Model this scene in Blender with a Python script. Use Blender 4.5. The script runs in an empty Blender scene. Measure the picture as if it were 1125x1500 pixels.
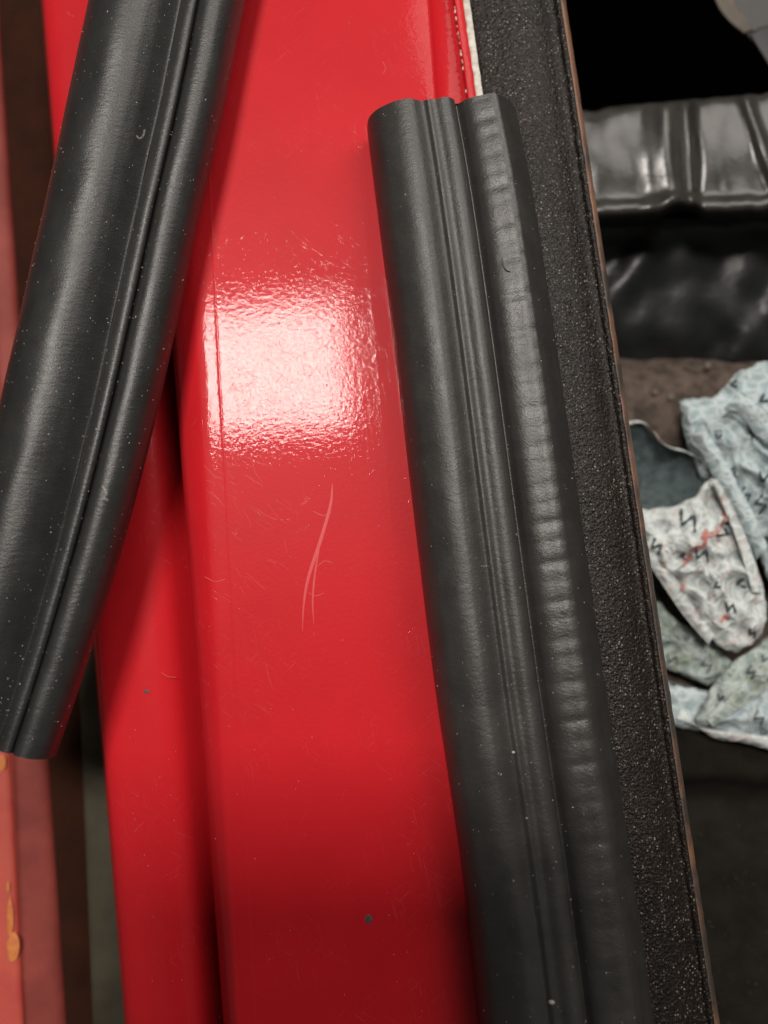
import bpy, math, random
from mathutils import Vector, noise, Matrix
random.seed(7)
SC = bpy.context.scene
COL = SC.collection
S = 0.00012            # metres per unit of drawing (one unit is about 0.12 mm)
D = 1300.0             # camera distance in the same unit
TILT = math.radians(5.5)

# ---------------------------------------------------------------- camera
CX, CY, CZ = 0.0, -D*math.sin(TILT), D*math.cos(TILT)
cam_d = bpy.data.cameras.new('camera'); cam = bpy.data.objects.new('camera', cam_d); COL.objects.link(cam)
cam.location = (CX*S, CY*S, CZ*S)
cam.rotation_euler = (TILT, 0, 0)
cam_d.sensor_width = 36; cam_d.sensor_fit = 'AUTO'
cam_d.lens = 36*D/1500
cam_d.clip_start = 0.001; cam_d.clip_end = 50
cam_d.dof.use_dof = True
cam_d.dof.focus_distance = (D-30)*S
APERTURE = 27.0
cam_d.dof.aperture_fstop = (cam_d.lens/1000.0)/(APERTURE*S)
SC.camera = cam

def ray(px, py):
    dx = (px-562.5); dy = (750-py); dz = -D
    c, s = math.cos(TILT), math.sin(TILT)
    return (dx, dy*c - dz*s, dy*s + dz*c)
def U(px, py, z=0.0):
    """point of the photograph at height z, in drawing units"""
    d = ray(px, py); t = (z-CZ)/d[2]
    return Vector((CX+d[0]*t, CY+d[1]*t, z))
def P(px, py, z=0.0):
    return U(px, py, z)*S

# ---------------------------------------------------------------- light
w = bpy.data.worlds.new('World'); SC.world = w; w.use_nodes = True
w.node_tree.nodes['Background'].inputs['Color'].default_value = (1.0, .95, .89, 1)
w.node_tree.nodes['Background'].inputs['Strength'].default_value = 0.13
def bounce(px, py, H):
    d = ray(px, py); p = U(px, py, 0)
    t = H/(-d[2])
    return Vector((p.x+d[0]*t, p.y+d[1]*t, H))
def area(name, corners, power, color):
    tl, tr, br, bl = corners
    c = (tl+tr+br+bl)/4
    x = ((tr+br)-(tl+bl)); wd = x.length/2; x.normalize()
    y = ((tl+tr)-(bl+br)); hd = y.length/2
    y = (y - x*y.dot(x)).normalized(); z = x.cross(y)
    ld = bpy.data.lights.new(name, 'AREA'); ld.shape = 'RECTANGLE'
    ld.size = wd*S; ld.size_y = hd*S; ld.energy = power; ld.color = color
    o = bpy.data.objects.new(name, ld); COL.objects.link(o)
    if z.z < 0: x, z = -x, -z
    m = Matrix((x, y, z)).transposed().to_4x4(); m.translation = c*S
    o.matrix_world = m
    return o
H = 11000.0
area('ceiling_lamp', (bounce(256, 456, H), bounce(496, 442, H), bounce(522, 622, H), bounce(268, 640, H)), 17.5, (1.0, .93, .86))
HB = 5200.0
cB = Vector((3300, 4700, HB)); xB = Vector((2600, 0, 0)); 
nB = (-cB).normalized(); yB = nB.cross(Vector((1, 0, 0))).normalized()*1900
if yB.y < 0: yB = -yB
lb = area('side_lamp', (cB-xB+yB, cB+xB+yB, cB+xB-yB, cB-xB-yB), 5.2, (1.0, .93, .86))
lb.rotation_euler = (cB*S).to_track_quat('Z', 'Y').to_euler()
lb.location = cB*S
SC.view_settings.view_transform = 'Standard'; SC.view_settings.look = 'None'
SC.view_settings.exposure = 0.0; SC.view_settings.gamma = 1

# ---------------------------------------------------------------- helpers
def setp(o, label=None, cat=None, group=None, kind=None):
    if label: o['label'] = label
    if cat: o['category'] = cat
    if group: o['group'] = group
    if kind: o['kind'] = kind
    return o
def thing(name, loc, label, cat, group=None):
    o = bpy.data.objects.new(name, None); COL.objects.link(o)
    o.location = loc*S; o.empty_display_size = .01
    return setp(o, label, cat, group)
def mesh(name, verts, faces, mat, parent=None, smooth=True, kind=None, sharp=None):
    """verts in drawing units, world placed"""
    off = parent.location/S if parent and parent.type == 'EMPTY' else Vector((0, 0, 0))
    if parent and parent.type != 'EMPTY' and parent.parent: off = parent.parent.location/S
    me = bpy.data.meshes.new(name)
    me.from_pydata([tuple((Vector(v)-off)*S) for v in verts], [], faces)
    me.materials.append(mat)
    me.validate(); me.update()
    if smooth:
        me.polygons.foreach_set('use_smooth', [True]*len(me.polygons))
        if sharp: me.set_sharp_from_angle(angle=math.radians(sharp))
    o = bpy.data.objects.new(name, me); COL.objects.link(o)
    if parent: o.parent = parent
    if kind: o['kind'] = kind
    return o
def grid_faces(nr, nc, closed=False):
    f = []
    for i in range(nr-1):
        for j in range(nc-1 if not closed else nc):
            k = (j+1) % nc
            f.append((i*nc+j, i*nc+k, (i+1)*nc+k, (i+1)*nc+j))
    return f
def chaikin(pts, n=2):
    for _ in range(n):
        q = [pts[0]]
        for a, b in zip(pts[:-1], pts[1:]):
            q.append(tuple(x*.75+y*.25 for x, y in zip(a, b)))
            q.append(tuple(x*.25+y*.75 for x, y in zip(a, b)))
        q.append(pts[-1]); pts = q
    return pts
def lerp(a, b, t): return a+(b-a)*t
def interp(tab, x):
    """smooth interpolation through (x, y...) rows"""
    n = len(tab)
    if x <= tab[0][0]: a, b = tab[0], tab[1]; t = (x-a[0])/(b[0]-a[0]); return [lerp(p, q, t) for p, q in zip(a[1:], b[1:])]
    if x >= tab[-1][0]: a, b = tab[-2], tab[-1]; t = (x-a[0])/(b[0]-a[0]); return [lerp(p, q, t) for p, q in zip(a[1:], b[1:])]
    for i in range(n-1):
        if tab[i][0] <= x <= tab[i+1][0]: break
    h = tab[i+1][0]-tab[i][0]; t = (x-tab[i][0])/h; out = []
    for k in range(1, len(tab[0])):
        def sl(j):
            if j == 0: return (tab[1][k]-tab[0][k])/(tab[1][0]-tab[0][0])
            if j == n-1: return (tab[-1][k]-tab[-2][k])/(tab[-1][0]-tab[-2][0])
            return (tab[j+1][k]-tab[j-1][k])/(tab[j+1][0]-tab[j-1][0])
        m0, m1 = sl(i)*h, sl(i+1)*h; p0, p1 = tab[i][k], tab[i+1][k]
        out.append((2*t**3-3*t**2+1)*p0+(t**3-2*t**2+t)*m0+(-2*t**3+3*t**2)*p1+(t**3-t**2)*m1)
    return out
def bar(name, sec, mat, parent, y0=-260, y1=1760, n=60, sub=3, wob=0, sharp=None, label=None):
    """a long pressing: cross-section rows (x at top of photo, x at bottom, height)"""
    sec = chaikin(sec, sub)
    V = []
    for i in range(n+1):
        py = lerp(y0, y1, i/n)
        for j, (a, b, z) in enumerate(sec):
            # straight edge in the world between its two ends
            pa, pb = U(a, 0, z), U(b, 1500, z)
            t = (py)/1500.0
            yt = U(562, py, z).y
            tt = (yt-pa.y)/(pb.y-pa.y)
            v = pa.lerp(pb, tt)
            if wob: 
                q = noise.noise(Vector((j*.13, i*.35, 3)))*wob
                v.x += q; 
            V.append(v)
    o = mesh(name, V, grid_faces(n+1, len(sec)), mat, parent, sharp=sharp)
    if label: o['label'] = label
    return o

# ---------------------------------------------------------------- materials
class M:
    def __init__(s, name):
        s.m = bpy.data.materials.new(name); s.m.use_nodes = True
        s.nt = s.m.node_tree; s.b = s.nt.nodes['Principled BSDF']
        tc = s.nt.nodes.new('ShaderNodeTexCoord'); mp = s.nt.nodes.new('ShaderNodeMapping')
        mp.inputs['Scale'].default_value = (1/S,)*3
        s.nt.links.new(tc.outputs['Object'], mp.inputs['Vector']); s.co = mp.outputs[0]
    def n(s, t, **k):
        x = s.nt.nodes.new(t)
        for a, v in k.items(): setattr(x, a, v)
        return x
    def L(s, a, b): s.nt.links.new(a, b)
    def map(s, rot=(0, 0, 0), scale=(1, 1, 1)):
        mp = s.n('ShaderNodeMapping'); mp.inputs['Rotation'].default_value = rot; mp.inputs['Scale'].default_value = scale
        s.L(s.co, mp.inputs['Vector']); return mp.outputs[0]
    def noise(s, size, detail=3, rough=.55, co=None, dist=0):
        x = s.n('ShaderNodeTexNoise'); x.inputs['Scale'].default_value = 1.0/size
        x.inputs['Detail'].default_value = detail; x.inputs['Roughness'].default_value = rough; x.inputs['Distortion'].default_value = dist
        s.L(co or s.co, x.inputs['Vector']); return x.outputs['Fac']
    def voro(s, size, feature='F1', co=None, out='Distance'):
        x = s.n('ShaderNodeTexVoronoi', feature=feature); x.inputs['Scale'].default_value = 1.0/size
        s.L(co or s.co, x.inputs['Vector']); return x.outputs[out]
    def ramp(s, fac, stops):
        r = s.n('ShaderNodeValToRGB'); e = r.color_ramp.elements
        while len(e) < len(stops): e.new(.5)
        for el, (p, c) in zip(e, stops):
            el.position = p; el.color = (c if len(c) == 4 else (*c, 1)) if isinstance(c, tuple) else (c, c, c, 1)
        s.L(fac, r.inputs[0]); return r.outputs[0]
    def mix(s, fac, a, b, mode='MIX'):
        x = s.n('ShaderNodeMix', data_type='RGBA', blend_type=mode)
        for sock, v in ((x.inputs[0], fac), (x.inputs[6], a), (x.inputs[7], b)):
            if isinstance(v, (int, float)): sock.default_value = v
            elif isinstance(v, tuple): sock.default_value = (*v, 1) if len(v) == 3 else v
            else: s.L(v, sock)
        return x.outputs[2]
    def bump(s, h, dist, strength=1.0, prev=None, to=None):
        x = s.n('ShaderNodeBump'); x.inputs['Distance'].default_value = dist*S; x.inputs['Strength'].default_value = strength
        s.L(h, x.inputs['Height'])
        if prev is not None: s.L(prev, x.inputs['Normal'])
        return x.outputs[0]
    def set(s, **k):
        for a, v in k.items():
            i = s.b.inputs[a.replace('_', ' ')]
            if isinstance(v, (int, float)): i.default_value = v
            elif isinstance(v, tuple): i.default_value = (*v, 1) if len(v) == 3 else v
            else: s.L(v, i)
        return s

def red_paint(name, base, peel=.088):
    m = M(name)
    n1 = m.noise(7, 2, .55); n2 = m.noise(190, 3, .6)
    col = m.mix(m.ramp(n2, [(.35, 0.0), (.7, 1.0)]), base, tuple(c*.9 for c in base))
    # hairline scratches in three directions, breaking the polish
    hz = None
    for ang, st in ((.6, 50), (-.75, 34), (1.35, 60)):
        c = m.map(rot=(0, 0, ang)); mp = m.n('ShaderNodeMapping'); mp.inputs['Scale'].default_value = (1/st, 1/1.5, 1/50)
        m.L(c, mp.inputs['Vector']); c = mp.outputs[0]
        f = m.ramp(m.noise(1, 2, .5, co=c), [(.66, 0.0), (.76, 1.0)])
        hz = f if hz is None else m.mix(1.0, hz, f, 'ADD')
    patch = m.ramp(m.noise(150, 2, .5), [(.44, 0.0), (.62, 1.0)])
    hz = m.mix(1.0, hz, patch, 'MULTIPLY')
    col = m.mix(m.ramp(hz, [(0, 0.0), (1, .10)]), col, (.85, .35, .33))

    h1 = m.bump(n1, peel*1.7)
    h2 = m.bump(m.noise(3.6, 2), peel*.55, prev=h1)
    h3 = m.bump(hz, .05, prev=h2)
    m.set(Base_Color=col, Roughness=.42, Normal=h3, Specular_IOR_Level=.085, Coat_Weight=.33, Coat_IOR=1.4, Coat_Normal=h3)
    m.set(Coat_Weight=m.ramp(m.noise(3.2, 3, .7, dist=.6), [(.36, .19), (.62, .38)]))
    m.set(Coat_Roughness=m.ramp(hz, [(0, .008), (1, .09)]))
    return m.m
RED = red_paint('red_car_paint', (.49, .012, .018))
RED2 = red_paint('red_far_paint', (.56, .05, .045), .1)

def rubber(name, c, wr=False, rough=.5):
    m = M(name)
    f = m.noise(2.6, 4, .7); g = m.noise(45, 4, .6)
    col = m.mix(m.ramp(g, [(.3, 0.0), (.7, 1.0)]), c, tuple(x*1.35 for x in c))
    # dull bloom of dust in the grain
    dust = m.ramp(m.noise(1.5, 2, .6), [(.66, 0.0), (.76, 1.0)])
    col = m.mix(m.ramp(dust, [(0, 0.0), (1, .22)]), col, (.2, .19, .175))
    b = m.bump(f, .42)
    if wr:
        cc = m.map(rot=(0, 0, -.5), scale=(1/16, 1/5, 1/16))
        b = m.bump(m.noise(1, 3, .6, co=cc, dist=.4), .5, prev=b)
    else:
        cc = m.map(rot=(0, 0, .15), scale=(1/11, 1/7, 1/11))
        b = m.bump(m.noise(1, 3, .6, co=cc, dist=.6), .55, prev=b)
    m.set(Base_Color=col, Roughness=m.ramp(g, [(.3, rough-.05), (.7, rough+.07)]), Normal=b, Specular_IOR_Level=.5)
    return m.m
RUB_L = rubber('weathered_rubber', (.015, .0155, .0148), True, .36)
RUB_R = rubber('smooth_rubber', (.023, .022, .0205), False, .40)

RUB_RIB = rubber('ribbed_rubber', (.022, .021, .0195), False, .345)
def grit():
    m = M('textured_black_coating')
    v = m.noise(4.2, 3, .7, dist=.5); g = m.noise(2.0, 2, .6)
    tone = m.noise(160, 3)
    col = m.mix(m.ramp(tone, [(.35, 0.0), (.65, 1.0)]), (.006, .0042, .0032), (.012, .0085, .0065))
    gr = m.ramp(m.noise(3.4, 3, .75), [(.50, 0.0), (.68, 1.0)])
    col = m.mix(gr, col, (.024, .019, .016))  # lighter grain in the colour stands in for sparkle off the bumps
    vo = m.n('ShaderNodeTexVoronoi'); vo.inputs['Scale'].default_value = 1/3.6; m.L(m.co, vo.inputs['Vector'])
    sp = m.n('ShaderNodeSeparateColor'); m.L(vo.outputs['Color'], sp.inputs[0])
    fl = m.mix(1.0, m.ramp(vo.outputs['Distance'], [(.24, 1.0), (.42, 0.0)]), m.ramp(m.mix(1.0, sp.outputs[0], m.ramp(m.noise(70, 2), [(.3, .8), (.7, 1.0)]), 'MULTIPLY'), [(.68, 0.0), (1.0, 1.0)]), 'MULTIPLY')
    col = m.mix(fl, col, (.27, .235, .20))  # pale grit flecks, also painted in place of glints on the coating
    b = m.bump(m.voro(4.6), .9); b = m.bump(v, 1.5, prev=b); b = m.bump(m.noise(9, 3, .6, dist=1), 1.0, prev=b)
    m.set(Base_Color=col, Roughness=.27, Normal=b, Specular_IOR_Level=.19)
    return m.m
GRIT = grit()
def simple(name, c, rough=.5, c2=None, size=60, b=0, bs=8, spec=.5, detail=4, metal=0):
    m = M(name)
    col = m.mix(m.ramp(m.noise(size, detail, .6), [(.35, 0.0), (.65, 1.0)]), c, c2 or tuple(x*.7 for x in c))
    m.set(Base_Color=col, Roughness=rough, Specular_IOR_Level=spec, Metallic=metal)
    if b: m.set(Normal=m.bump(m.noise(bs, 4, .65), b))
    return m.m
SEALANT = simple('pale_sealant', (.62, .60, .54), .75, (.42, .38, .33), 9, 1.2, 5)
LIPRUST = simple('worn_brown_lip', (.13, .062, .035), .55, (.05, .03, .022), 30, .8, 6)
CHIPM = simple('bare_chip', (.035, .03, .028), .7, (.1, .09, .08), 4, 1, 3)
SCR = simple('scratch_in_paint', (.52, .026, .031), .5, (.49, .014, .020), 9)
LINT = simple('pale_lint', (.5, .48, .43), .8, (.3, .28, .25), 20)
BROWN = simple('brown_gap_floor', (.036, .012, .006), .9, (.024, .009, .005), 90, 2, 12, spec=.1)
OLIVE = simple('olive_grey_rail', (.07, .062, .042), .7, (.04, .034, .022), 120, 1, 10, spec=.2)
VOID = simple('unlit_cavity_black', (.0004, .0004, .0004), 1.0, None, 60, 0, 8, 0)  # near-black base stands in for the shade deep in the cavity
WRAP = simple('black_film_grey_sheen', (.018, .017, .016), .3, (.034, .032, .029), 45, .8, 30, .5)  # black film; the grey it reflects is put into the base colour
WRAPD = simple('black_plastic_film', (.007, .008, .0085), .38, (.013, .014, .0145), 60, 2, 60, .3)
LEDGE = simple('dusty_brown_ledge', (.10, .075, .06), .85, (.035, .027, .022), 28, 4, 10, spec=.2)
MATD = simple('dark_floor_mat', (.007, .006, .004), .85, (.012, .010, .0075), 55, 3, 7, spec=.12)
GREY = simple('grey_plastic', (.032, .032, .031), .6, (.026, .026, .025), 60, .4, 6)
TAN = simple('tan_worn_edge', (.10, .082, .065), .7, (.065, .053, .042), 30)
YEL = simple('yellow_smear', (.55, .21, .04), .7, (.48, .12, .04), 14)
ORANGE = simple('orange_red_paint', (.46, .075, .045), .6, (.38, .045, .035), 110)
PINK = simple('faded_red_paint', (.27, .055, .043), .6, (.18, .035, .028), 130, spec=.2)
PHONE = simple('black_phone_case', (.01, .01, .01), .5)
GLASS = simple('dark_phone_glass', (.004, .004, .005), .1)
TEAL = simple('teal_grey_cloth_inside', (.07, .10, .105), .85, (.03, .04, .042), 22, 3, 8)
INK = simple('dark_print_ink', (.03, .042, .05), .85, (.05, .07, .075), 12)
REDINK = simple('faded_red_print_ink', (.36, .12, .10), .85, (.46, .25, .22), 10)

def cloth(name, base, vein, tint):
    m = M(name)
    vd = m.voro(23, 'DISTANCE_TO_EDGE', co=None)
    nz = m.noise(26, 3, .6)
    col = m.mix(m.ramp(vd, [(.03, 1.0), (.32, .25)]), base, vein)
    col = m.mix(m.ramp(nz, [(.5, 0.0), (.72, .75)]), col, tint)
    col = m.mix(m.ramp(m.noise(11, 2, .5, dist=1.2), [(.6, 0.0), (.7, .5)]), col, tuple(c*.35 for c in base))
    b = m.bump(m.ramp(vd, [(.0, 1.0), (.25, 0.0)]), 2.0); b = m.bump(m.noise(6, 3), 1.5, prev=b)
    m.set(Base_Color=col, Roughness=.9, Normal=b, Specular_IOR_Level=.2)
    return m.m
CL1 = cloth('pale_printed_cloth', (.20, .285, .31), (.46, .53, .54), (.24, .26, .27))
CL2 = cloth('pinkish_printed_cloth', (.32, .375, .375), (.56, .60, .59), (.38, .26, .24))
CL3 = cloth('green_grey_printed_cloth', (.17, .23, .22), (.38, .43, .41), (.24, .27, .17))

# ---------------------------------------------------------------- the setting: floor below everything
F = []
nf = 24
for i in range(nf+1):
    for j in range(nf+1):
        F.append(Vector((lerp(-9000, 9000, j/nf), lerp(-9000, 9000, i/nf), -900)))
mesh('ground', F, grid_faces(nf+1, nf+1), VOID, kind='structure')

# ---------------------------------------------------------------- red sill
A0, A1 = 62, 184; B0, B1 = 214, 327; C0, C1 = 260, 347
E0, E1 = 627, 735; F0, F1 = 665, 868; G0, G1 = 676, 884; H0, H1 = 687, 898; J0, J1 = 829, 1055
sill = thing('car_sill', U(562, 750, -160), 'glossy red painted car sill with a stepped edge and black gritty strip under the rubber seals', 'car sill')
def ab(t, z, d=0): return (lerp(A0, B0, t)+d, lerp(A1, B1, t)+d, z)
bar('lower_step', [(A0-2, A1-2, -230), (A0-1, A1-1, -120), (A0, A1, -85), (A0+1, A1+1, -70), ab(.04, -64), ab(.12, -60), ab(.3, -59), ab(.5, -58), ab(.66, -61), ab(.8, -71), ab(.93, -90), (B0+3, B1+3, -104), (B0+12, B1+12, -110)], RED, sill)
bar('upper_panel', [(B0+10, B1+10, -118), (B0+3, B1+3, -86), (B0, B1, -42), (B0+1, B1+1, -30), (B0+5, B1+4, -18), (lerp(B0, C0, .45), lerp(B1, C1, .45), -9), (lerp(B0, C0, .9), lerp(B1, C1, .9), -1.4), (C0+5, C1+5, -.2), (C0+14, C1+14, 0), (290, 371, 0), (292, 373, .35), (294, 375, .0), (360, 440, 0), (440, 540, 0), (499, 637, 0), (503, 642, .08), (507, 647, 0), (560, 690, -.4), (E0-20, E1-20, -.8), (E0, E1, -2), (E0+5, E1+10, -12), (lerp(E0, F0, .5), lerp(E1, F1, .5), -24), (F0-3, F1-3, -25), (F0+2, F1+2, -25)], RED, sill, sub=2)
bar('flange', [(F0-2, F1-2, -28), (F0-1, F1-1, -13), (F0, F1, -2), (F0+3, F1+3, 0), (G0-1, G1-1, -3), (G0+2, G1+2, -5), (G0+3, G1+3, -12)], RED, sill, sub=2, wob=.8, n=220)
bar('sealant_line', [(G0, G1, -10), (G0+2, G1+2, -5.5), (G0+5, G1+5, -4.4), (H0, H1, -5), (H0+2, H1+2, -7), (H0+3, H1+3, -12)], SEALANT, sill, sub=1, wob=2.4, n=400, label='whitish bead of sealant between red flange and black strip')
bar('textured_strip', [(H0-1, H1-1, -14), (H0, H1, -6), (H0+5, H1+4, -2.5), (H0+30, H1+26, 2), (lerp(H0, J0, .45), lerp(H1, J1, .45), 9), (lerp(H0, J0, .68), lerp(H1, J1, .68), 7), (J0-28, J1-27, -3), (J0-19, J1-19, -3), (J0-14, J1-15, 2), (J0-9, J1-10, 3), (J0-7, J1-7, 0)], GRIT, sill, sub=2, wob=1.2, n=300, label='black gritty coated strip along the red sill')
bar('folded_lip', [(J0-10, J1-11, -1.5), (J0-7.5, J1-8, 2.2), (J0-4, J1-5, 1), (J0-1, J1-1, -6), (J0, J1, -18), (J0-3, J1-3, -90), (J0-16, J1-16, -330)],
    (lambda: (lambda m: (m.set(Base_Color=m.mix(m.ramp((lambda sx: (m.L(m.co, sx.inputs[0]), sx.outputs['Y'])[1])(m.n('ShaderNodeSeparateXYZ')), [(0, 0.0), (1, 0.0)]), m.mix(m.ramp(m.noise(120, 3), [(.42, 0.0), (.58, 1.0)]), (.045, .034, .028), (.17, .085, .05)), (.02, .02, .02)), Roughness=.5, Normal=m.bump(m.noise(4, 4), 1.6)), m.m)[1])(M('worn_lip_paint')))(),
    sill, sub=2, wob=1.0, n=300, label='worn brownish folded lip of the black strip')

def patch(name, pts, z, mat, parent, thick=.5, label=None):
    c = Vector((sum(p[0] for p in pts)/len(pts), sum(p[1] for p in pts)/len(pts)))
    V = [U(p[0], p[1], z-.3) for p in pts]+[U(lerp(c.x, p[0], .8), lerp(c.y, p[1], .8), z+thick) for p in pts]+[U(c.x, c.y, z+thick)]
    n = len(pts); Fc = []
    for i in range(n):
        k = (i+1) % n; Fc += [(k, i, n+i, n+k), (n+k, n+i, 2*n)]
    o = mesh(name, V, Fc, mat, parent)
    if label: o['label'] = label
    return o
def blob_pts(x, y, r, n=12, jag=.3, asp=1.0):
    return [(x+math.cos(a)*r*q, y+math.sin(a)*r*q*asp) for a, q in [(2*math.pi*i/n, 1+random.uniform(-jag, jag)) for i in range(n)]]
patch('paint_chip', blob_pts(540, 1346, 7.5, 12, .32, 1.15), .05, CHIPM, sill, .15, 'dark chip in the red paint low on the upper panel')
patch('paint_chip', blob_pts(215, 1013, 4, 10, .3, .7), -57.2, CHIPM, sill, .15, 'small dark chip in the red paint of the lower step')
def ribbon(name, pts, wid, z, mat, parent, lift=.05):
    V = []; n = len(pts)
    for i, p in enumerate(pts):
        a = pts[max(0, i-1)]; b = pts[min(n-1, i+1)]
        d = Vector((b[0]-a[0], b[1]-a[1])).normalized(); q = Vector((-d.y, d.x))
        t = i/(n-1); ww = (wid(t) if callable(wid) else wid)/2
        for s_ in (-1, 0, 1):
            V.append(U(p[0]+q.x*ww*s_, p[1]+q.y*ww*s_, z+(lift if s_ == 0 else lift*.3)))
    return V, grid_faces(n, 3)
def crv(pts, n=24):
    tab = [(i/(len(pts)-1), *p) for i, p in enumerate(pts)]
    return [tuple(interp(tab, i/(n-1))) for i in range(n)]
def joined(name, items, mat, parent, kind=None, label=None, smooth=True):
    V = []; Fc = []
    for v, f in items:
        o = len(V); V += v; Fc += [tuple(i+o for i in q) for q in f]
    ob = mesh(name, V, Fc, mat, parent, kind=kind, smooth=smooth)
    if label: ob['label'] = label
    return ob
it = [ribbon('', crv([(487, 708), (484, 740), (470, 790), (452, 845), (445, 885), (443, 925)], 40), lambda t: .6+5.5*math.sin(math.pi*min(1, t*1.02))**.8*(1-.5*t), .02, SCR, sill), ribbon('', crv([(471, 786), (462, 836), (458, 880), (460, 915)], 20), lambda t: .5+2.2*math.sin(math.pi*t), .02, SCR, sill)]
joined('long_scratch', it, SCR, sill, label='long forked pale scratch in the middle of the red panel')
it = []
for a, b, c in (((459, 749), (473, 755), (486, 750)), ((452, 868), (462, 873), (474, 869)), ((462, 832), (475, 822), (487, 824)), ((560, 90), (565, 100), (561, 108)), ((98, 17), (103, 23), (108, 24)), ((236, 985), (246, 991), (258, 992)),
                ((300, 845), (315, 852), (330, 848))):
    it.append(ribbon('', crv([a, b, c], 8), .9, -58.6 if a[0] < 240 else .04, SCR, sill))
for i in range(88):    # fan of hairlines right of the lamp reflection and below it
    if i < 26: x, y = random.uniform(505, 545), random.uniform(430, 620); an = math.radians(random.uniform(70, 105)); ln = random.uniform(20, 70)
    elif i < 50: x, y = random.uniform(305, 400), random.uniform(640, 860); an = math.radians(random.uniform(20, 70)); ln = random.uniform(10, 40)
    elif i < 88: x, y = random.uniform(292, 345), random.choice((random.uniform(640, 720), random.uniform(410, 520))); an = math.radians(random.gauss(38, 6)); ln = random.uniform(10, 34)
    else: x, y = random.uniform(300, 520), random.uniform(200, 900); an = math.radians(random.uniform(0, 180)); ln = random.uniform(6, 22)
    bx, by = x+math.cos(an)*ln, y+math.sin(an)*ln
    if bx > 555 or bx < 290: continue
    m_ = ((x+bx)/2+random.uniform(-4, 4), (y+by)/2+random.uniform(-3, 3))
    it.append(ribbon('', crv([(x, y), m_, (bx, by)], 8), random.uniform(.25, .6), .04, SCR, sill))
joined('hairline_scratches', it, SCR, sill, kind='stuff')
it = []
for i in range(70):   # grime specks pressed into the paint
    px, py = random.uniform(285, 640), random.uniform(0, 1500)
    if px > lerp(505, 655, py/1500): px = lerp(505, 655, py/1500)-random.random()**2*60
    p = U(px, py, .05); rr = random.uniform(.35, .9)
    v = [p+Vector((math.cos(a)*rr*random.uniform(.6, 1.3), math.sin(a)*rr*random.uniform(.6, 1.3), -.05)) for a in [k*math.pi/3 for k in range(6)]]+[p+Vector((0, 0, .12))]
    it.append((v, [(k, (k+1) % 6, 6) for k in range(6)]))
for i in range(34):   # nicks along the step edge
    py = random.uniform(620, 1500); t = py/1500; p = U(lerp(B0, B1, t)+random.uniform(2, 7), py, -19); rr = random.uniform(.5, 1.2)
    v = [p+Vector((math.cos(a)*rr*.8, math.sin(a)*rr*1.6, -1.2)) for a in [k*math.pi/3 for k in range(6)]]+[p+Vector((0, 0, .6))]
joined('grime_specks', it, CHIPM, sill, kind='stuff')
# chipped paint crumbs on the flange edge
it = []
for i in range(46):
    t = random.random()**1.0; py = -20+190*t
    x = lerp(F0, F1, py/1500)+random.uniform(-.5, 2.4) if random.random() < .8 else lerp(F0, F1, py/1500)+random.uniform(3, 8)
    r = random.uniform(.8, 2.0); pts = blob_pts(x, py, r, 7, .4, 1.8)
    c = U(x, py, -1.9); v = [U(p[0], p[1], -3.4) for p in pts]+[c]
    it.append((v, [((k+1) % 7, k, 7) for k in range(7)]))
joined('bare_edge_flecks', it, SEALANT, sill, kind='stuff')

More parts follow.
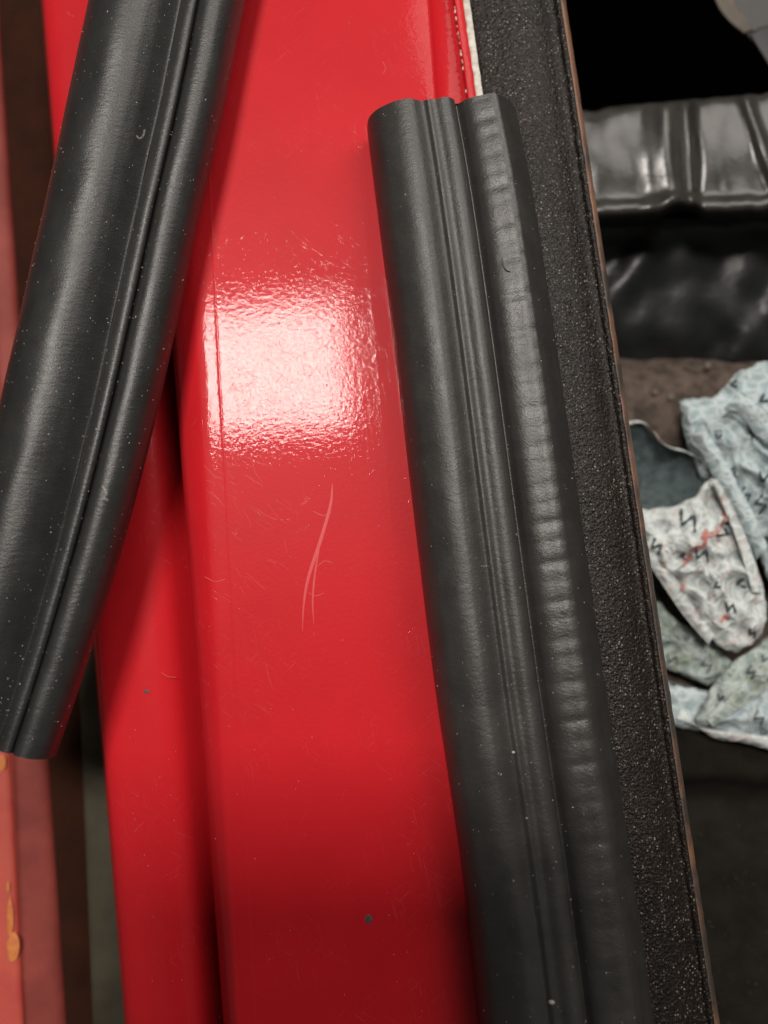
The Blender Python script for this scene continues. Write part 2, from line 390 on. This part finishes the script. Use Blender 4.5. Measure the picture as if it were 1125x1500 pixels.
# ---------------------------------------------------------------- rubber seals
def catm(prof, per=5):
    """profile (u,h) -> dense"""
    out = []
    n = len(prof)
    for i in range(n-1):
        p0 = prof[max(0, i-1)]; p1 = prof[i]; p2 = prof[i+1]; p3 = prof[min(n-1, i+2)]
        for k in range(per):
            t = k/per
            out.append(tuple(.5*((2*b)+(-a+c)*t+(2*a-5*b+4*c-d)*t*t+(-a+3*b-3*c+d)*t**3) for a, b, c, d in zip(p0, p1, p2, p3)))
    out.append(prof[-1]); return out
class Seal:
    def __init__(s, name, stations, ylo, yhi, n, label, root, group, cat='rubber seal', endskew=0):
        s.st = stations; s.lo = ylo; s.hi = yhi; s.n = n; s.skew = endskew
        s.t = thing(name, root, label, cat, group); s.surf = []
    def frame(s, k):
        xl, yl, xr, yr, z = interp(s.st, k)
        a, b = U(xl, yl, z), U(xr, yr, z)
        return a, b
    def pos(s, k, u, h):
        a, b = s.frame(k); v = a.lerp(b, u); W = (b-a).length
        v.z += h*W
        return v
    def part(s, name, prof, mat, fn=None, label=None, per=5, caps=True, base=0.02):
        d = catm(prof, per)
        u0, u1 = d[0][0], d[-1][0]
        ring = [(u0, base)]+d+[(u1, base)]
        V = []; n = s.n
        for i in range(n+1):
            k = lerp(s.lo, s.hi, i/n)
            for j, (u, h) in enumerate(ring):
                hh = h
                if fn and 0 < j < len(ring)-1: hh += fn(k, u)
                V.append(s.pos(k, u, hh))
        nc = len(ring); Fc = grid_faces(n+1, nc, True)
        # end caps: faceted fan, slightly dished
        for row, flip in ((0, False), (n, True)):
            c = len(V); um = sum(u for u, h in ring)/nc
            hm = sum(h for u, h in ring)/nc
            V.append(s.pos(lerp(s.lo, s.hi, row/n), um, hm))
            for j in range(nc):
                q = (row*nc+j, row*nc+(j+1) % nc, c)
                Fc.append(q if flip else q[::-1])
        s.surf.append((d, fn))
        o = mesh(name, V, [f[::-1] for f in Fc], mat, s.t, sharp=50)
        if label: o['label'] = label
        return o
    def fleck(s, num, mat, rmin, rmax, krange=None):
        it = []
        for i in range(num):
            d, fn = random.choices(s.surf, [x[0][-1][0]-x[0][0][0] for x in s.surf])[0]
            u, h = random.choice(d[2:-2]); k = random.uniform(*(krange or (s.lo, s.hi)))
            if fn: h += fn(k, u)
            p = s.pos(k, u, h); r = random.uniform(rmin, rmax) if random.random() < .93 else rmax*1.35
            an = random.uniform(0, 3.14); ax = Vector((math.cos(an), math.sin(an), 0)); ay = Vector((-ax.y, ax.x, 0))
            el = random.uniform(1, 1.7)
            v = [p+ax*r*el, p+ay*r*.7, p-ax*r*el, p-ay*r*.7, p+Vector((0, 0, r*.7)), p-Vector((0, 0, r*.6))]
            it.append((v, [(0, 1, 4), (1, 2, 4), (2, 3, 4), (3, 0, 4), (1, 0, 5), (2, 1, 5), (3, 2, 5), (0, 3, 5)]))
        joined('dust_flecks', it, mat, s.t, kind='stuff', smooth=False)

# right seal: key runs down the photograph (k = y)
R_ST = []
for k, xl, xr in ((165, 537, 752), (300, 553, 779), (500, 578, 810), (750, 607, 846), (1000, 638, 882), (1250, 675, 919), (1500, 704, 955), (1800, 742, 1000)):
    R_ST.append((k, xl, k+(22 if k < 200 else 14), xr, k+2 if k > 200 else k+2, 6.0))
R = Seal('rubber_seal', R_ST, 176, 1780, 560, 'straight charcoal rubber seal with a ribbed right bulb, between red panel and gritty black strip', U(745, 750, 6), 'rubber weatherstrips lying on the car sill')
rib_j = [random.uniform(-2.5, 2.5) for _ in range(80)]; rib_a = [random.uniform(.6, 1.25) for _ in range(80)]
def ribs(k, u):
    y = -U(745, k, 80).y
    y0 = y+600; per = 50.0
    f = 0
    q = y0/per+(u-.75)*.5
    i = int(math.floor(q))
    for ii in (i-1, i, i+1):
        dd = (q-(ii+.5))*per+rib_j[ii % 80]
        f -= 1.0*rib_a[ii % 80]*math.exp(-(dd/6.5)**2)
        d2 = dd-23+rib_j[(ii+9) % 80]
        f -= .45*rib_a[(ii+5) % 80]*math.exp(-(d2/6.0)**2)
    wgt = max(0, math.sin(math.pi*min(1, max(0, (u-.60)/.37))))**.7
    fade = 1 if k < 900 else max(.45, 1-(k-900)/1000)
    return f*.0045*wgt*fade
def wav(amp, seed):
    return lambda k, u: noise.noise(Vector((k/70.0, u*7, seed)))*amp
R.part('smooth_bulb', [(0, .10), (.004, .16), (.015, .215), (.04, .265), (.075, .31), (.12, .345), (.165, .372), (.20, .386), (.235, .394), (.265, .395), (.295, .386), (.32, .372), (.34, .360), (.356, .353), (.362, .352)], RUB_R, wav(.004, 1))
R.part('center_rib', [(.3622, .352), (.370, .355), (.380, .362), (.390, .367), (.400, .366), (.411, .361), (.422, .357), (.433, .357), (.445, .360), (.462, .367), (.482, .373), (.505, .374), (.528, .366), (.548, .350), (.560, .333), (.566, .315)], RUB_R, wav(.004, 5), per=4)
R.part('ribbed_bulb', [(.5675, .285), (.575, .272), (.585, .274), (.600, .290), (.62, .312), (.65, .334), (.69, .350), (.74, .361), (.78, .370), (.808, .371), (.828, .366), (.847, .352), (.88, .320), (.92, .268), (.955, .218), (.98, .165), (.995, .10), (1.0, .06)], RUB_RIB, ribs, label='right bulb of the seal with soft cross ribs')
R.fleck(420, LINT, .3, .85, (170, 1560))

# left seal: key runs from its upper end (k=0 at the frame top) to its cut end
L_pts = [(-260, 192, -262, 412, -238, 45), (0, 135, -2, 356, 16, 45), (160, 101, 158, 324, 178, 45), (330, 64, 327, 285, 350, 46), (500, 26, 496, 248, 526, 48), (650, -8, 645, 212, 680, 50), (800, -44, 793, 170, 836, 52), (950, -82, 941, 122, 990, 54), (1075, -118, 1066, 80, 1112, 56)]
Ls = Seal('rubber_seal', L_pts, -240, 1068, 420, 'dark speckled rubber seal lying aslant over the left edge of the red sill', U(160, 500, 120), 'rubber weatherstrips lying on the car sill')
def lean(p, q=.33): return [(u+q*h, h) for u, h in p]
Ls.part('wide_bulb', lean([(0, .10), (.0, .16), (.012, .23), (.04, .29), (.085, .345), (.14, .385), (.20, .407), (.26, .412), (.32, .402), (.38, .38), (.43, .35), (.475, .318), (.515, .283), (.55, .252), (.575, .232), (.588, .226)]), RUB_L, wav(.006, 11))
Ls.part('center_rib', lean([(.589, .225), (.597, .238), (.61, .254), (.63, .266), (.655, .27), (.675, .264), (.69, .25), (.697, .232)]), RUB_L, wav(.003, 15), per=4)
Ls.part('narrow_bulb', lean([(.700, .215), (.706, .245), (.718, .272), (.74, .290), (.775, .296), (.82, .287), (.865, .26), (.91, .22), (.95, .165), (.98, .10), (.99, .05)]), RUB_L, wav(.005, 19))
Ls.fleck(680, LINT, .3, .95, (-20, 1060))

# a few stray fibres
def fibre(seal, pts, mat, lift, rad=.6):
    pts = crv(pts, 12); V = []
    for i, p in enumerate(pts):
        c = U(p[0], p[1], lift)
        a = U(*pts[max(0, i-1)][:2], lift); b = U(*pts[min(11, i+1)][:2], lift); d = (b-a).normalized(); q = Vector((-d.y, d.x, 0))
        for j in range(4):
            an = j*math.pi/2; V.append(c+q*math.cos(an)*rad+Vector((0, 0, math.sin(an)*rad)))
    return mesh('stray_fibre', V, grid_faces(12, 4, True), mat, seal.t)
for cx_, cy_, rr in ((808, 1468, 3.4), (677, 646, 1.6), (752, 1102, 1.8), (772, 1198, 1.6), (838, 1416, 1.7)):
    q_ = []
    for th in (0, 1, 2, 3):
        for ph_ in range(8):
            a_ = ph_*math.pi/4; b_ = th*math.pi/6
            q_.append(U(cx_, cy_, 91)+Vector((math.cos(a_)*math.cos(b_)*rr*1.3, math.sin(a_)*math.cos(b_)*rr, math.sin(b_)*rr)))
    mesh('paint_crumb', q_, grid_faces(4, 8, True), LINT, R.t)
fibre(R, [(735, 378), (737, 388), (741, 395), (748, 398)], CHIPM, 91, .8)
fibre(Ls, [(212, 190), (210, 198), (205, 203), (200, 199)], LINT, 205, .5)
fibre(Ls, [(150, 712), (156, 722), (152, 728), (158, 733)], LINT, 198, .5)

# paint and strip dust
it = []
for i in range(240):
    if i < 120: px, py, z = random.uniform(300, 640), random.uniform(0, 1500), .1
    elif i < 150: px, py, z = random.uniform(190, 270), random.uniform(930, 1450), -58.5
    else: px, py = None, random.uniform(0, 1500); px = lerp(lerp(H0, H1, py/1500)+60, lerp(J0, J1, py/1500)-22, random.random()); z = 2.6
    if z == .1 and px > lerp(500, 650, py/1500): continue
    p = U(px, py, z); r = random.uniform(.3, .75)
    v = [p+Vector(q)*r for q in ((1, 0, 0), (0, 1, 0), (-1, 0, 0), (0, -1, 0), (0, 0, .8), (0, 0, -.8))]
    it.append((v, [(0, 1, 4), (1, 2, 4), (2, 3, 4), (3, 0, 4), (1, 0, 5), (2, 1, 5), (3, 2, 5), (0, 3, 5)]))
joined('dust_flecks', it, LINT, sill, kind='stuff', smooth=False)

# ---------------------------------------------------------------- left of the sill
side = thing('outer_panel', U(30, 1300, -400), 'faded red outer body panel with an orange strip, below and left of the sill', 'car panel')
ZL = -230
bar('faded_face', [(-60, 20, -280), (-30, 34, -285), (-22, 40, -292), (-16, 60, -294), (-9, 82, -297), (-3, 94, -304), (1, 101, -316), (3, 104, -340), (3, 104, -420)], PINK, side, sub=2)
bar('orange_edge', [(-300, -260, -380), (-130, -80, -290), (-90, -20, -276), (-60, 22, -276), (-45, 32, -280), (-38, 36, -286)], ORANGE, side, sub=2)
for x, y, r, a in ((15, 1345, 5, 6.0), (19, 1388, 9, 2.4), (12, 1300, 3, 3.0), (2, 1118, 7, 1.8)):
    patch('yellow_mark', blob_pts(x, y, r, 16, .12, a), -275, YEL, side, .8, 'yellow smear on the orange edge')
gap = thing('gap_channel', U(110, 1200, -500), 'brown channel in the gap between faded outer panel and red sill', 'channel')
bar('channel_floor', [(-60, 60, -330), (-10, 90, -312), (10, 110, -308), (40, 124, -308), (60, 146, -312), (80, 170, -330)], BROWN, gap, sub=2)
bar('grey_rail', [(74, 132, -330), (77, 136, -306), (82, 144, -300), (90, 170, -298), (110, 195, -304)], OLIVE, gap, sub=2)

# ---------------------------------------------------------------- right of the sill: the dark interior
def heights(name, outline, z0, dome, mat, parent, wr=8, wsize=40, rings=16, seg=72, seed=0, flat=1.0, under=8, pw=.62):
    """a crumpled pad: outline in the photograph, own height and thickness"""
    dn = []
    for i in range(len(outline)):
        a, b = outline[i], outline[(i+1) % len(outline)]; m_ = max(1, int(math.dist(a, b)/7))
        for k in range(m_):
            x, y = lerp(a[0], b[0], k/m_), lerp(a[1], b[1], k/m_)
            dn.append((x+5*noise.noise(Vector((x/16, y/16, seed+1))), y+5*noise.noise(Vector((x/16, y/16, seed+4)))))
    outline = dn
    n = len(outline)
    L = [0]
    for i in range(n):
        a, b = outline[i], outline[(i+1) % n]; L.append(L[-1]+math.dist(a, b))
    def at(t):
        t = (t % 1)*L[-1]
        for i in range(n):
            if t <= L[i+1]: break
        q = (t-L[i])/(L[i+1]-L[i]); a, b = outline[i], outline[(i+1) % n]
        return (lerp(a[0], b[0], q), lerp(a[1], b[1], q))
    c = (sum(at(i/60)[0] for i in range(60))/60, sum(at(i/60)[1] for i in range(60))/60)
    def zf(px, py, r=None):
        if r is None:
            # ray from centre to outline
            d = (px-c[0], py-c[1]); best = 1e9
            for i in range(n):
                a, b = outline[i], outline[(i+1) % n]
                e = (b[0]-a[0], b[1]-a[1]); den = d[0]*e[1]-d[1]*e[0]
                if abs(den) < 1e-9: continue
                t = ((a[0]-c[0])*e[1]-(a[1]-c[1])*e[0])/den; q = ((a[0]-c[0])*d[1]-(a[1]-c[1])*d[0])/den
                if t > 0 and -.001 <= q <= 1.001: best = min(best, t)
            r = 1/best
        r = min(1, r)
        q = noise.noise(Vector((px/wsize, py/wsize, seed))); q2 = noise.noise(Vector((px/wsize*2.3, py/wsize*2.3, seed+7)))
        rid = 1-abs(q)*3.2; q3 = noise.noise(Vector((px/wsize*1.7+9, py/wsize*1.7, seed+3)))
        return z0+dome*max(0, 1-r*r)**pw+(rid*wr+q2*wr*.5-abs(q3)*wr*1.1)*(1-.45*r)
    V = [U(c[0], c[1], zf(*c, 0))]
    pts = [at(i/seg) for i in range(seg)]
    for k in range(1, rings+1):
        r = math.sin(k/rings*math.pi/2)
        for p in pts:
            px, py = lerp(c[0], p[0], r), lerp(c[1], p[1], r)
            V.append(U(px, py, zf(px, py, r)))
    b0 = len(V)
    for p in pts: V.append(U(lerp(c[0], p[0], .97), lerp(c[1], p[1], .97), z0-under))
    V.append(U(c[0], c[1], z0-under))
    Fc = [(0, 1+i, 1+(i+1) % seg) for i in range(seg)]
    for k in range(rings):
        o = 1+k*seg
        for i in range(seg): Fc.append((o+i, o+seg+i, o+seg+(i+1) % seg, o+(i+1) % seg))
    Fc += [(b0+i, b0+seg, b0+(i+1) % seg) for i in range(seg)]
    ob = mesh(name, V, [f[::-1] for f in Fc], mat, parent)
    return ob, zf
def marks(items, zf, mat, parent, wid=3.6, name='printed_marks'):
    it = []
    for pl in items:
        pts = []
        for a, b in zip(pl[:-1], pl[1:]):
            m = max(2, int(math.dist(a, b)/3)); pts += [(lerp(a[0], b[0], i/m), lerp(a[1], b[1], i/m)) for i in range(m)]
        pts.append(pl[-1]); V = []; n = len(pts)
        for i, p in enumerate(pts):
            a = pts[max(0, i-1)]; b = pts[min(n-1, i+1)]
            d = Vector((b[0]-a[0], b[1]-a[1])); d = d.normalized() if d.length > 1e-6 else Vector((1, 0)); q = Vector((-d.y, d.x))
            ww = wid*(.5+.5*noise.noise(Vector((p[0]*.2, p[1]*.2, 0))))
            for s_ in (-1, 1): 
                x, y = p[0]+q.x*ww*s_*.6, p[1]+q.y*ww*s_*.6
                V.append(U(x, y, zf(x, y)+3.4))
        it.append((V, grid_faces(n, 2)))
    return joined(name, it, mat, parent)
def zig(x, y, s, an=0, n=3):
    pts = []
    for i in range(n+1):
        lx, ly = (i-n/2)*s*.5, (s*.5 if i % 2 else -s*.5)
        pts.append((x+lx*math.cos(an)-ly*math.sin(an), y+lx*math.sin(an)+ly*math.cos(an)))
    return pts

ZC = -260
# bundle wrapped in plastic
bund = thing('wrapped_bundle', U(1000, 230, -420), 'bundle wrapped in shiny black plastic film beside the sill near the top right', 'bundle')
def bsheet(name, mat, rows, x0, x1, fold, n=150, lift=0):
    """rows: (y at x=860, y at x=1125, z); sheet across the photograph"""
    rows = chaikin(rows, 2); V = []
    for (ya, yb, z) in rows:
        for i in range(n+1):
            px = lerp(x0, x1, i/n); py = lerp(ya, yb, (px-860)/265)
            dz, dy = fold(px, py)
            V.append(U(px, py+dy, z+dz+lift))
    return mesh(name, V, grid_faces(len(rows), n+1), mat, bund)
def g(x, c, s): return math.exp(-((x-c)/s)**2)
def fold(px, py):
    t = (py-140)/170
    xc = 950+18*t
    z = 2*g(px, 948+14*t, 9)+13*g(px, 972+12*t, 18)-20*g(px, 1003+8*t, 12)
    z += 13*g(px, 1100+60*(t-.4)+14, 9)
    z += 5*noise.noise(Vector((px/48, py/65, 2)))+1.2*noise.noise(Vector((px/18, py/30, 6)))
    dy = 2.5*noise.noise(Vector((px/16, 3, 1)))-14*g(px, 995, 26)*min(1, max(0, (t-.7)*4))+5*g(px, 870, 16)*(1 if t < .2 else 0)
    return z, dy
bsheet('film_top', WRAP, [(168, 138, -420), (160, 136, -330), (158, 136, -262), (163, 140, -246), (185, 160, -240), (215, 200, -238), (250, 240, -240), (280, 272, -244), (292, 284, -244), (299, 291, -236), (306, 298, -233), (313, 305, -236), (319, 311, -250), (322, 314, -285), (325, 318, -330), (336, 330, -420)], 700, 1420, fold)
def fold2(px, py):
    t = (py-320)/200
    q = px+ (py-320)*.75
    return 12*g(q, 985, 25)-8*g(q, 940, 32)+10*g(q, 1230, 26)+16*noise.noise(Vector((px/60, py/50, 9)))+1.5*noise.noise(Vector((px/25, py/25, 4))), 0
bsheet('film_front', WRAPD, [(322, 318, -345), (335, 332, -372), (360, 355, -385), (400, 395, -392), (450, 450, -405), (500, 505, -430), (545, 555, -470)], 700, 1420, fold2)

ledge = thing('inner_ledge', U(960, 600, -460), 'dusty brown metal ledge between the plastic bundle and the printed cloths', 'ledge')
V = []
rows = chaikin([(520, -470), (535, -430), (548, -405), (565, -392), (580, -385), (640, -384), (700, -386), (900, -392), (1100, -396)], 2)
for (py, z) in rows:
    for i in range(61):
        px = lerp(700, 1420, i/60); V.append(U(px, py+3*noise.noise(Vector((px/30, 0, 0))), z+3*noise.noise(Vector((px/24, py/24, 5)))))
mesh('ledge_face', V, grid_faces(len(rows), 61), LEDGE, ledge)
for x, y, r in ((960, 575, 5), (983, 582, 6.5), (1037, 536, 6)):
    patch('rivet', blob_pts(x, y, r, 12, .06), -386 if y > 560 else -402, TAN, ledge, 6)

mat_ = thing('floor_mat', U(1080, 1300, -460), 'dark olive-brown mat in the footwell below the printed cloths', 'floor mat')
V = []
rows = chaikin([(1040, -380), (1080, -372), (1120, -370), (1140, -376), (1152, -410), (1175, -425), (1200, -405), (1230, -398), (1320, -396), (1420, -398), (1560, -400), (1800, -402)], 2)
for (py, z) in rows:
    for i in range(81):
        px = lerp(750, 1420, i/80); V.append(U(px, py+6*noise.noise(Vector((px/60, 1, 0))), z+5*noise.noise(Vector((px/50, py/60, 15)))))
mesh('mat_sheet', V, grid_faces(len(rows), 81), MATD, mat_)
joined('grit_crumbs', [([p+Vector(q)*r for q in ((1, 0, 0), (0, 1, 0), (-1, 0, 0), (0, -1, 0), (0, 0, .8))], [(0, 1, 4), (1, 2, 4), (2, 3, 4), (3, 0, 4)]) for p, r in [(U(random.uniform(1010, 1125), random.uniform(1210, 1500), -394), random.uniform(.6, 1.5)) for _ in range(60)]], LEDGE, mat_, kind='stuff')

# diagonal grey piece, top right
dg = thing('grey_trim_piece', U(1110, 20, -330), 'grey plastic trim piece slanting across the top right corner', 'trim')
def slab(name, pts, z, th, mat, parent, bev=5):
    n = len(pts); c = (sum(p[0] for p in pts)/n, sum(p[1] for p in pts)/n)
    def ins(p, d):
        v = Vector((c[0]-p[0], c[1]-p[1])).normalized(); return (p[0]+v.x*d, p[1]+v.y*d)
    V = [U(*p, z-th) for p in pts]+[U(*p, z-bev) for p in pts]+[U(*ins(p, bev*.35), z-bev*.3) for p in pts]+[U(*ins(p, bev), z) for p in pts]
    Fc = [tuple(reversed(range(n)))[::-1]]
    for k in range(3):
        for i in range(n):
            j = (i+1) % n; Fc.append((k*n+i, k*n+j, (k+1)*n+j, (k+1)*n+i))
    Fc.append(tuple(range(3*n, 4*n)))
    return mesh(name, V, Fc, mat, parent, sharp=35)
slab('trim_body', crv([(1046, -30), (1068, 24), (1094, 52), (1130, 100), (1180, 160)], 12)+[(1330, 160), (1330, -30)], -300, 60, GREY, dg)
slab('lower_trim', [(1098, 50), (1112, 40), (1140, 34), (1330, 20), (1330, 200), (1190, 180), (1128, 100)], -294, 60, simple('darker_grey_plastic', (.016, .0165, .0165), .6, None, 60), dg)
slab('worn_edge', crv([(1036, -30), (1052, 12), (1072, 36), (1090, 50)], 10)+crv([(1104, 44), (1096, 30), (1080, 8), (1066, -30)], 10), -293, 30, TAN, dg)

# printed cloths
GRP = 'crumpled printed cloths heaped beside the sill'
c1 = thing('crumpled_cloth', U(1080, 660, -380), 'large pale blue-grey printed cloth at the top of the heap against the right edge', 'cloth', GRP)
o, z1 = heights('cloth_body', [(993, 587), (1015, 584), (1042, 583), (1062, 563), (1082, 545), (1110, 532), (1150, 522), (1240, 540), (1270, 700), (1240, 900), (1150, 890), (1118, 830), (1090, 780), (1060, 740), (1035, 712), (1020, 690), (1008, 660), (1000, 620)], -330, 60, CL1, c1, 25, 46, 22, 110, 3)
mk = [zig(1108, 635, 17, .3), zig(1068, 690, 18, .5), zig(1092, 725, 14, .9), zig(1115, 738, 16, 1.2), zig(1075, 562, 10, 1.5, 2), zig(1122, 700, 14, .2), zig(1118, 585, 12, 1.0, 2), zig(1052, 640, 9, 0.2, 2), zig(1118, 790, 14, .6)]
marks(mk, z1, INK, c1, 6.5)
c2 = thing('crumpled_cloth', U(1030, 830, -380), 'rolled printed cloth with red marks and an open dark teal mouth, middle of the heap', 'cloth', GRP)
o, z2 = heights('outer_wrap', [(925, 744), (950, 746), (985, 743), (1015, 728), (1040, 700), (1052, 706), (1075, 745), (1098, 800), (1118, 860), (1124, 905), (1112, 934), (1080, 957), (1062, 952), (1030, 930), (1000, 895), (970, 850), (930, 800)], -300, 48, CL2, c2, 26, 38, 20, 96, 21)
marks([zig(1008, 762, 22, .45), zig(1028, 812, 17, .35), zig(1062, 775, 18, 1.9, 3), zig(962, 800, 14, .8), zig(1085, 855, 13, 1.4, 2), zig(1070, 890, 12, .2), zig(1102, 928, 9, .6), zig(1050, 858, 9, 1.0, 2), zig(1000, 815, 8, 1.6, 2)], z2, INK, c2, 6.5)
marks([[(1058, 735), (1063, 760), (1050, 780), (1035, 785), (1032, 800), (1015, 805), (1008, 820), (1000, 830)], [(1035, 775), (1030, 790)], [(1098, 815), (1104, 835), (1112, 850)], [(1056, 912), (1062, 902), (1068, 908)], [(978, 848), (990, 858), (1003, 862)]], z2, REDINK, c2, 10, 'red_printed_marks')
o, z2b = heights('mouth_lining', [(905, 625), (928, 620), (942, 622), (955, 632), (968, 648), (982, 657), (1002, 663), (1018, 672), (1035, 683), (1043, 697), (1038, 712), (1015, 735), (985, 750), (950, 754), (915, 750)], -318, -46, TEAL, c2, 5, 30, 14, 72, 31, under=60, pw=1)
rim = crv([(915, 622), (932, 618), (944, 620), (957, 631), (969, 647), (983, 656), (1003, 661), (1020, 670), (1037, 682), (1044, 697)], 40)
V = []
for i, p in enumerate(rim):
    for j in range(6):
        a = j*math.pi/3; V.append(U(p[0]+2.2*math.cos(a), p[1]+2.2*math.cos(a), -308+4*math.sin(a)))
mesh('rolled_rim', V, grid_faces(40, 6, True), CL2, c2)
c3 = thing('crumpled_cloth', U(1010, 950, -400), 'small green and yellow tinted printed cloth low in the heap, half hidden by the strip', 'cloth', GRP)
o, z3 = heights('cloth_body', [(930, 880), (965, 882), (985, 905), (1020, 925), (1055, 950), (1075, 975), (1060, 992), (1040, 1002), (1000, 990), (960, 970), (930, 950)], -350, 22, CL3, c3, 15, 26, 14, 64, 41)
marks([zig(985, 966, 13, .3), zig(1035, 975, 14, 1.0), zig(1005, 935, 8, .4, 2)], z3, INK, c3, 3)
c4 = thing('crumpled_cloth', U(1080, 1010, -390), 'pointed grey-green folded cloth leaning up to the right in the heap', 'cloth', GRP)
o, z4 = heights('cloth_body', [(1019, 1055), (1028, 1030), (1045, 1000), (1070, 975), (1100, 950), (1150, 915), (1250, 900), (1250, 985), (1150, 990), (1110, 1015), (1075, 1040), (1040, 1063), (1025, 1064)], -318, 26, CL3, c4, 14, 30, 14, 80, 51)
marks([zig(1055, 1022, 9, .3, 2), zig(1100, 985, 12, 1.0), zig(1120, 965, 9, .4, 2)], z4, INK, c4, 4.6)
c5 = thing('crumpled_cloth', U(1090, 1060, -400), 'pinkish grey cloth at the bottom of the heap lying on the dark mat', 'cloth', GRP)
o, z5 = heights('cloth_body', [(940, 990), (985, 1000), (1020, 1020), (1060, 1010), (1120, 985), (1250, 960), (1260, 1080), (1160, 1105), (1120, 1094), (1085, 1082), (1050, 1066), (1020, 1072), (990, 1062), (950, 1040)], -352, 24, CL1, c5, 16, 34, 14, 90, 61)
marks([zig(1112, 1052, 14, .9), zig(1118, 1075, 10, .3, 2)], z5, INK, c5, 3)

def flap(A, B, z0, lift, mat, parent, z1=0):
    A = crv(A, 22); B = crv(B, 22); V = []
    for side in (0, 1):
        for i in range(22):
            for j in range(11):
                v = j/10; px, py = lerp(A[i][0], B[i][0], v), lerp(A[i][1], B[i][1], v)
                z = z0+lerp(0, z1, v)+lift*math.sin(math.pi*v*.8)+5*noise.noise(Vector((px/18, py/18, z0)))
                V.append(U(px, py, z-side*2.5))
    f = grid_faces(22, 11); f += [tuple(a+242 for a in q[::-1]) for q in f]
    for i in range(21):
        for e in (0, 10): f.append((i*11+e, (i+1)*11+e, (i+1)*11+e+242, i*11+e+242))
    return mesh('folded_flap', V, f, mat, parent)
flap([(1006, 640), (1030, 672), (1052, 712), (1085, 770), (1108, 820)], [(1030, 622), (1056, 662), (1080, 706), (1104, 752), (1125, 800)], -276, 14, CL1, c1, 6)
flap([(1060, 600), (1088, 612), (1110, 640), (1150, 664)], [(1082, 572), (1104, 586), (1128, 606), (1160, 630)], -258, 12, CL1, c1, 4)
flap([(1040, 700), (1060, 744), (1082, 800), (1102, 868)], [(1052, 704), (1076, 748), (1099, 802), (1120, 866)], -262, 10, CL2, c2, -14)
flap([(952, 792), (985, 840), (1018, 890), (1046, 930)], [(934, 802), (968, 852), (1002, 902), (1038, 944)], -270, 9, CL2, c2, -12)
flap([(1034, 1052), (1062, 1022), (1094, 994), (1130, 975)], [(1044, 1064), (1078, 1040), (1110, 1018), (1140, 1000)], -300, 8, CL3, c4, -8)
flap([(1000, 1035), (1040, 1078), (1090, 1088), (1140, 1102)], [(990, 1052), (1030, 1066), (1085, 1074), (1140, 1080)], -335, 8, CL2, c5, 4)

# ---------------------------------------------------------------- the phone that takes the picture, above the frame
ph = thing('smartphone', Vector((CX, CY, CZ)), 'black smartphone held flat above the sill, taking the photograph', 'phone')
def rslab(name, x0, x1, y0, y1, z0, z1, r, mat):
    c, s = math.cos(TILT), math.sin(TILT)
    pts = []
    for cx, cy, a0 in ((x1-r, y1-r, 0), (x0+r, y1-r, 90), (x0+r, y0+r, 180), (x1-r, y0+r, 270)):
        for k in range(7):
            a = math.radians(a0+k*15); pts.append((cx+r*math.cos(a), cy+r*math.sin(a)))
    V = []
    for z in (z0, z1):
        for x, y in pts: V.append(Vector((CX+x, CY+y*c-z*s, CZ+y*s+z*c)))
    n = len(pts)
    Fc = [tuple(range(n))[::-1], tuple(range(n, 2*n))]+[(i, (i+1) % n, n+(i+1) % n, n+i) for i in range(n)]
    return mesh(name, V, Fc, mat, ph, sharp=40)
rslab('case', -590, 100, -1230, 100, 4, 75, 70, PHONE)
rslab('screen', -560, 70, -1200, 70, 75.5, 78, 50, GLASS)
